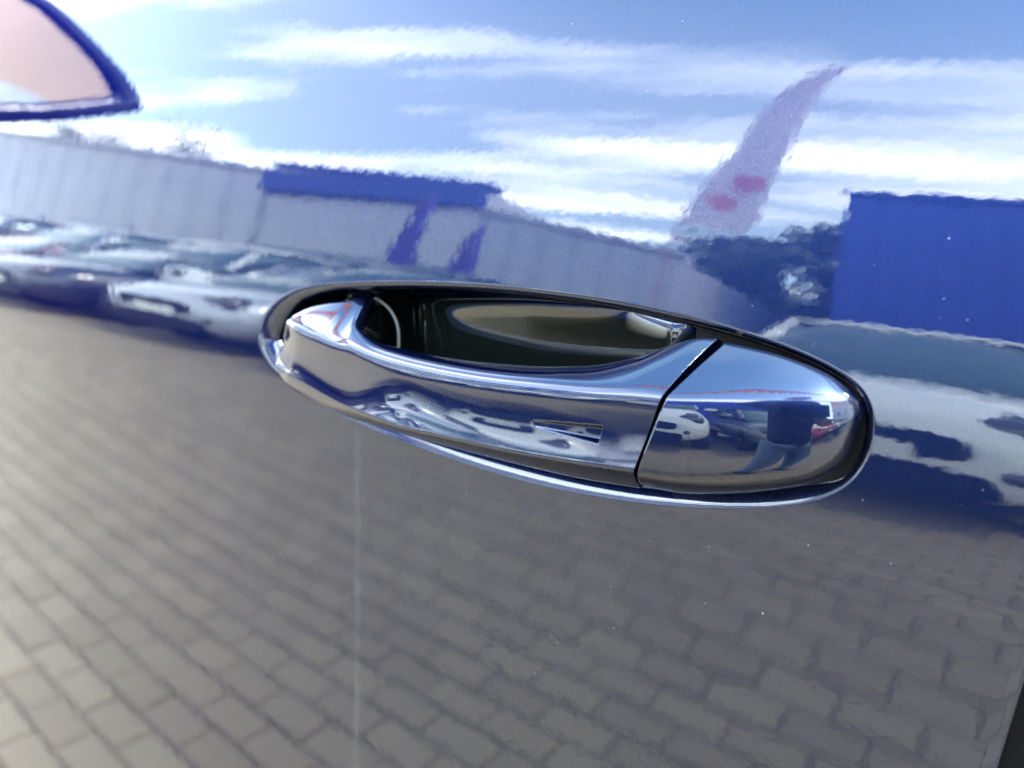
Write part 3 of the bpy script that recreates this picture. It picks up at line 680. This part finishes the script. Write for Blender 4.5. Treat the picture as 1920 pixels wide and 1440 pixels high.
for x in (-7.0, -5.6):
    fr = obj('window', *box(x - ox, x + 1.0 - ox, -11 - oy + .003, -11 - oy + .06, 1.0, 2.4), M['white_paint'], b1); obj('pane', *box(x + .06 - ox, x + .94 - ox, -11 - oy + .061, -11 - oy + .075, 1.06, 2.34), M['glass_sky'], fr)
b2, ox, oy = clad_building('showroom', 'light showroom with a dark blue fascia band along its roof', -13.4, -7.7, -20, -11, 6.25, 5.95, M['wall_light'], 0, M['fascia'])
obj('fascia', *box(-13.4 - ox, -7.7 - ox, -11 - oy + .003, -11 - oy + .3, 5.3, 5.98), M['fascia'], b2)
for i in range(5):
    x = -13.2 + i * 1.08; fr = obj('window', *box(x - ox, x + 0.97 - ox, -11 - oy + .003, -11 - oy + .06, 0.3, 3.2), M['grey_paint'], b2); obj('pane', *box(x + .05 - ox, x + 0.92 - ox, -11 - oy + .061, -11 - oy + .075, 0.36, 3.14), M['glass_sky'], fr)
b3, ox, oy = clad_building('long_warehouse', 'long pale warehouse beyond the showroom', -45, -13.5, -24, -11, 8.8, 6.0, M['wall_light'], 1.2, M['wall_grey'])
for i in range(6):
    x = -43 + i * 4.4; dr = obj('roller_door', *box(x - ox, x + 3.0 - ox, -11 - oy + .045, -11 - oy + .09, 0, 3.4), M['wall_grey'], b3)
b4, ox, oy = clad_building('blue_building', 'tall flat dark blue clad building behind the white car', -2.0, 9.5, -24, -14, 7.9, 7.9, M['wall_blue'], 0.5, M['wall_blue'])
for i in range(3):
    x = 2.6 + i * 2.2; fr = obj('window', *box(x - ox, x + 1.4 - ox, -14 - oy + .045, -14 - oy + .09, 1.0, 2.4), M['grey_paint'], b4); obj('pane', *box(x + .06 - ox, x + 1.34 - ox, -14 - oy + .091, -14 - oy + .1, 1.06, 2.34), M['glass_sky'], fr)
# added house: gives the side mirror its peach and white reflection
hs = thing('added_peach_house', 'added tall peach house with an orange tiled roof, colours the side mirror reflection', 'house', (21, -5, 0))
obj('wall', *box(-4, 4, -7, 7, 7.0, 12.0), M['wall_peach'], hs); obj('lower_wall', *box(-4.03, 4.03, -7.03, 7.03, 0, 7.0), M['white_paint'], hs)  # white lower walls added for the pale lower part of the mirror glass
obj('roof', [(-4.4, -7.4, 11.95), (4.4, -7.4, 11.95), (4.4, 7.4, 11.95), (-4.4, 7.4, 11.95), (0, -7.4, 14.5), (0, 7.4, 14.5), (-4.4, -7.4, 11.8), (4.4, -7.4, 11.8), (4.4, 7.4, 11.8), (-4.4, 7.4, 11.8)],
    [(0, 4, 5, 3), (1, 2, 5, 4), (0, 1, 4), (2, 3, 5), (6, 9, 8, 7), (0, 6, 7, 1), (1, 7, 8, 2), (2, 8, 9, 3), (3, 9, 6, 0)], M['roof_tile'], hs)
for yy in (-4.5, 0, 4.5):
    for zz in (0.9, 3.6):
        fr = obj('window', *box(-4.08, -4.033, yy - .5, yy + .5, zz, zz + 1.3), M['white_paint'], hs); obj('pane', *box(-4.09, -4.081, yy - .43, yy + .43, zz + .07, zz + 1.23), M['glass_sky'], fr)

# ---- trees
def tree(loc, h, spread, label, seed):
    rnd = random.Random(seed); r_ = thing('broadleaf_tree', label, 'tree', loc, 0, 'trees behind the buildings')
    v, f = tube([(0, 0, 0), (.05, .02, h * .25), (-.03, .05, h * .5), (.02, 0, h * .8)], [h * .028, h * .022, h * .015, h * .006], 10); parts = [(v, f)]
    for i in range(7):
        a = rnd.uniform(0, 6.28); z = h * rnd.uniform(.3, .6); e = spread * rnd.uniform(.5, .8)
        parts.append(tube([(0, 0, z), (e * .5 * math.cos(a), e * .5 * math.sin(a), z + h * .12), (e * math.cos(a), e * math.sin(a), z + h * .2)], [h * .009, h * .006, h * .003], 6))
    obj('trunk', *join(*parts), M['bark'], r_)
    cl = [(rnd.gauss(0, .45) * spread, rnd.gauss(0, .45) * spread, h * rnd.uniform(.42, .9), spread * rnd.uniform(.25, .45)) for _ in range(26)]
    V, F = [], []
    for _ in range(6500):
        x, y, z, q = rnd.choice(cl); d = Vector((rnd.gauss(0, 1), rnd.gauss(0, 1), rnd.gauss(0, .8))).normalized() * q * rnd.random() ** .4
        c = Vector((x, y, z)) + d; n = Vector((rnd.gauss(0, 1), rnd.gauss(0, 1), rnd.gauss(0, 1) + .6)).normalized(); s = n.orthogonal().normalized(); w = n.cross(s); l = rnd.uniform(.09, .2)
        b_ = len(V); V += [c - s * l, c - w * l * .5, c + s * l, c + w * l * .5]; F.append((b_, b_ + 1, b_ + 2, b_ + 3))
    o = obj('crown', V, F, M['leaf'], r_); return r_
tree((-4.3, -20, 0), 9.8, 2.4, 'round tree between the grey hall and the blue building', 3)
tree((-3.0, -26, 0), 9.0, 2.2, 'taller tree just left of the blue building', 5)
tree((-6.6, -24, 0), 10.2, 2.6, 'smaller tree behind the low end of the grey hall', 9)
tree((-46, -28, 0), 19.5, 6.0, 'broad tree rising over the warehouse roof', 11)
tree((-54, -30, 0), 19.0, 5.0, 'far tree over the warehouse roof near its end', 13)
tree((-20, -27, 0), 11.8, 3.5, 'tree behind the showroom end of the warehouse', 17)

# ---- feather flags
def feather_flag(loc, h, w, label, cloth, rz, prints=True, lean=0.9, FS=.45):
    r_ = thing('feather_flag', label, 'flag', loc, rz, 'feather flags on the car lot')
    n = 40; path = []
    for i in range(n):
        t = i / (n - 1); z = h * (t if t < .75 else .75 + .25 * math.sin((t - .75) / .25 * math.pi / 2) * .96); x = lean * max(0, (t - .40) / .60) ** 2.0; path.append((x, 0, z))
    obj('flag_pole', *tube(path, [.022 - .015 * i / n for i in range(n)], 8), M['pole'], r_, smooth=True)
    V = []; j0 = int(n * FS); m_ = 10
    for i in range(j0, n):
        t = (i - j0) / (n - 1 - j0); p = path[i]; ww = w * (1 - t) ** .75 * min(1, .8 + t * 2)
        for j in range(m_):
            a = j / (m_ - 1); V.append((p[0] + ww * a * .8, .05 * math.sin(6 * a + 5 * t), p[2] - ww * a * .55 * t + 0.0))
    k = len(V); V += [(a, b_ + .006, c) for a, b_, c in V]; nn = n - j0
    F = grid_faces(nn, m_); F += [tuple(q + k for q in f_[::-1]) for f_ in F]
    c = obj('flag_cloth', V, F, cloth, r_, smooth=True)
    if prints:                                           # two soft red print blots
        for (tc_, ac, rt, ra) in ((.30, .60, .05, .28), (.17, .42, .05, .24)):
            i0 = int(j0 + tc_ * (n - 1 - j0)); P = []
            for side in (-.004, .012):
                for q in range(16):
                    an = 2 * math.pi * q / 16; tt = tc_ + rt * math.sin(an) * (1 + .25 * math.sin(3 * an)); aa = min(.95, max(.05, ac + ra * math.cos(an)))
                    fi = min(n - 1.001, j0 + tt * (n - 1 - j0)); i1 = int(fi); fr = fi - i1; p = [path[i1][d_] * (1 - fr) + path[min(n - 1, i1 + 1)][d_] * fr for d_ in range(3)]
                    ww = w * (1 - tt) ** .75 * min(1, .8 + tt * 2); P.append((p[0] + ww * aa * .8, .05 * math.sin(6 * aa + 5 * tt) + side, p[2] - ww * aa * .55 * tt))
            obj('flag_print', P, [tuple(range(16)), tuple(range(16, 32))[::-1]], M['flag_red'], c)
    return r_
feather_flag((-2.15, -5.8, 0), 6.1, 0.80, 'tall lavender feather flag with red print rising beside the white car', M['flag'], R(-16), True, 1.15, .54)
feather_flag((-6.1, -6.9, 0), 4.0, 0.75, 'purple feather flag in front of the blue fascia', M['flag_purple'], R(0), False, 0.5)
feather_flag((-5.2, -6.9, 0), 3.4, 0.7, 'shorter purple feather flag nearer the grey hall', M['flag_purple'], R(0), False, 0.4)

# ---- added pennants overhead, for the orange glint on the handle
pl = thing('added_pennant_line', 'added string of orange pennants between two thin poles, for the orange glint on the handle', 'bunting', (-4.0, -1.1, 0))
P = [(-9.0 + 18.0 * i / 90, 0.12 * math.sin(i * .4), 5.15 - .35 * math.sin(math.pi * i / 90)) for i in range(91)]
obj('cord', *tube(P, .008, 6), M['pole'], pl)
for i in range(1, 90):
    x, y, z = P[i]
    obj('pennant', [(x - .12, y - .02, z), (x + .12, y - .02, z), (x, y - .30, z - .50), (x - .12, y - .012, z), (x + .12, y - .012, z), (x, y - .292, z - .50)], [(0, 2, 1), (3, 4, 5), (0, 1, 4, 3), (1, 2, 5, 4), (2, 0, 3, 5)], M['orange_cloth'], pl)
for x in (-9.0, 9.0):
    obj('pole', *tube([(x, 0, 0), (x, 0, 5.3)], .03, 10), M['grey_plastic'], pl, smooth=True)

# ================================================================== THE PHOTOGRAPHER
PX, PY = 0.60, -0.80
ph = thing('person', 'person in a navy jacket and blue jeans leaning in to hold a phone', 'person', (PX, PY, 0), 0)
def skin_body(name, nodes, edges, material, parent, sub=2, root=0):
    me = bpy.data.meshes.new(name); me.from_pydata([Vector(p[:3]) for p in nodes], edges, []); me.update()
    o = bpy.data.objects.new(name, me); COL.objects.link(o); o.parent = parent
    sk = o.modifiers.new('skin', 'SKIN'); sk.use_smooth_shade = True
    for i, p in enumerate(nodes):
        r_ = p[3]; me.skin_vertices[0].data[i].radius = r_ if isinstance(r_, tuple) else (r_, r_)
    me.skin_vertices[0].data[root].use_root = True
    ss = o.modifiers.new('sub', 'SUBSURF'); ss.levels = sub; ss.render_levels = sub
    me.materials.append(material); return o
# the phone in the raised hand, lens end just behind the viewpoint
def rel(p): return (p[0] - PX, p[1] - PY, p[2])
ph_o = CAM - cam_d * 0.080 + cam_r * 0.110
phone = thing('phone', 'dark mobile phone held up sideways by the photographer', 'phone', tuple(ph_o))
def plate(cx, cy, hw, hh, z0, z1):
    V = []
    for z in (z0, z1):
        for sx, sy in ((-1, -1), (1, -1), (1, 1), (-1, 1)): V.append(cam_r * (cx + sx * hw) + cam_u * (cy + sy * hh) + cam_d * z)
    return V, [(0, 3, 2, 1), (4, 5, 6, 7), (0, 1, 5, 4), (1, 2, 6, 5), (2, 3, 7, 6), (3, 0, 4, 7)]
obj('phone_case', *plate(0.008, 0, 0.072, 0.037, -0.008, 0.0), M['dark_paint'], phone)
obj('screen', *plate(0.008, 0, 0.069, 0.034, -0.0095, -0.0082), M['glass_sky'], phone)
hand = Vector(ph_o) + cam_r * 0.085 - cam_u * 0.02 - cam_d * 0.012
HJ = rel(hand)
# body: pelvis root, torso leaning towards the car, head forward, arms to the phone, legs apart
nodes = [(0, -.01, .80, (.165, .125)), (0, 0, .95, (.16, .115)), (-.02, .04, 1.10, (.155, .115)), (-.05, .12, 1.28, (.17, .12)), (-.08, .19, 1.40, (.13, .10)), (-.09, .22, 1.48, .058),
         (-.24, .20, 1.36, .075), (-.34, .30, 1.16, .058), (HJ[0] - .0, HJ[1] - .05, HJ[2] - .035, .042),
         (.08, .17, 1.36, .075), (.20, .10, 1.12, .058), (.12, .30, .99, .045)]
edges = [(0, 1), (1, 2), (2, 3), (3, 4), (4, 5), (4, 6), (6, 7), (7, 8), (4, 9), (9, 10), (10, 11)]
skin_body('jacket', nodes, edges, M['jacket'], ph)
nodes = [(0, 0, .90, (.15, .115)), (-.09, -.01, .80, .098), (-.12, .0, .46, .072), (-.14, -.04, .11, .058), (.10, -.02, .80, .098), (.13, -.05, .46, .072), (.17, -.10, .11, .058)]
skin_body('jeans', nodes, [(0, 1), (1, 2), (2, 3), (0, 4), (4, 5), (5, 6)], M['jeans'], ph)
for x, y in ((-.14, -.04), (.17, -.10)):
    obj('shoe', *loft_sections([(y + .17, 0.0, .05, .03), (y + .13, 0.0, .075, .045), (y + .03, 0.0, .10, .048), (y - .07, 0.0, .12, .042), (y - .10, 0.0, .09, .03)], 14, 2.6), M['shoe'], ph, smooth=True).location = (x, 0, 0)
# head with face
hc = Vector((-.12, .29, 1.585)); V = []; nu_, nv_ = 28, 24
for i in range(nv_ + 1):
    a = math.pi * i / nv_
    for j in range(nu_):
        b_ = 2 * math.pi * j / nu_; x = math.sin(a) * math.sin(b_); y = math.sin(a) * math.cos(b_); z = math.cos(a)
        wx, wy, wz = .074, .095, .118
        if z < 0: wx *= 1 + .28 * z; wy *= 1 + .10 * z
        p = Vector((x * wx, y * wy, z * wz))
        f_ = max(0, y)
        p.y += f_ ** 6 * (.020 * math.exp(-((z + .18) / .16) ** 2 - (x / .20) ** 2) - .008 * math.exp(-((z - .05) / .10) ** 2 - ((abs(x) - .42) / .2) ** 2) + .006 * math.exp(-((z + .50) / .07) ** 2 - (x / .35) ** 2) + .008 * math.exp(-((z + .85) / .15) ** 2))
        V.append(p + hc)
head = obj('head', V, grid_faces(nv_ + 1, nu_, wrap_m=True), M['skin'], ph, smooth=True)
for s in (-1, 1):
    e_ = loft_sections([(.010, -.006, .006, .006), (0, -.010, .010, .011), (-.012, -.008, .008, .009)], 10, 2)
    obj('eye', [(x + hc.x + s * .031, y + hc.y + .082, z + hc.z + .008) for x, y, z in e_[0]], e_[1], M['white_paint'], head, smooth=True)
    e_ = loft_sections([(.03, -.03, .028, .004), (0, -.034, .034, .010), (-.03, -.02, .03, .006)], 10, 2)
    obj('ear', [(x + hc.x + s * .076, y + hc.y - .005, z + hc.z - .005) for x, y, z in e_[0]], e_[1], M['skin'], head, smooth=True)
V = []
for i in range(13):
    a = math.pi * .56 * i / 12
    for j in range(28):
        b_ = 2 * math.pi * j / 28; y = math.cos(b_); aa = a * (1 - .42 * max(0, y)); p = Vector((math.sin(aa) * math.sin(b_) * .083, math.sin(aa) * y * .104 - .004, math.cos(aa) * .128))
        V.append(p + hc)
obj('hair', V, grid_faces(13, 28, wrap_m=True), M['hair'], head, smooth=True)
# hands: palm and five bent fingers each
def make_hand(wrist, fwd, up, side, name='hand'):
    w, fw, u_, s_ = Vector(wrist), Vector(fwd).normalized(), Vector(up).normalized(), Vector(side).normalized()
    nodes = [(*w, .024), (*(w + fw * .035), (.030, .017)), (*(w + fw * .075), (.034, .015))]; edges = [(0, 1), (1, 2)]
    for k, (off, ln) in enumerate(((-.030, .070), (-.010, .080), (.010, .076), (.028, .060))):
        b_ = len(nodes); p0 = w + fw * .085 + s_ * off
        nodes += [(*p0, .0095), (*(p0 + fw * ln * .45 + u_ * .008), .009), (*(p0 + fw * ln * .70 + u_ * .028), .0085), (*(p0 + fw * ln * .72 + u_ * .048), .0075)]
        edges += [(2, b_), (b_, b_ + 1), (b_ + 1, b_ + 2), (b_ + 2, b_ + 3)]
    b_ = len(nodes); nodes += [(*(w + fw * .04 - s_ * .036 + u_ * .008), .0115), (*(w + fw * .066 - s_ * .052 + u_ * .022), .0105), (*(w + fw * .09 - s_ * .050 + u_ * .036), .0085)]
    edges += [(1, b_), (b_, b_ + 1), (b_ + 1, b_ + 2)]
    return skin_body(name, nodes, edges, M['skin'], ph, sub=1)
make_hand((HJ[0], HJ[1] - .04, HJ[2] - .03), (cam_u * .8 - cam_r * .45), cam_d, cam_r)
make_hand((.11, .32, .985), (-.75, .5, .05), (0, .2, 1), (.3, .8, 0))
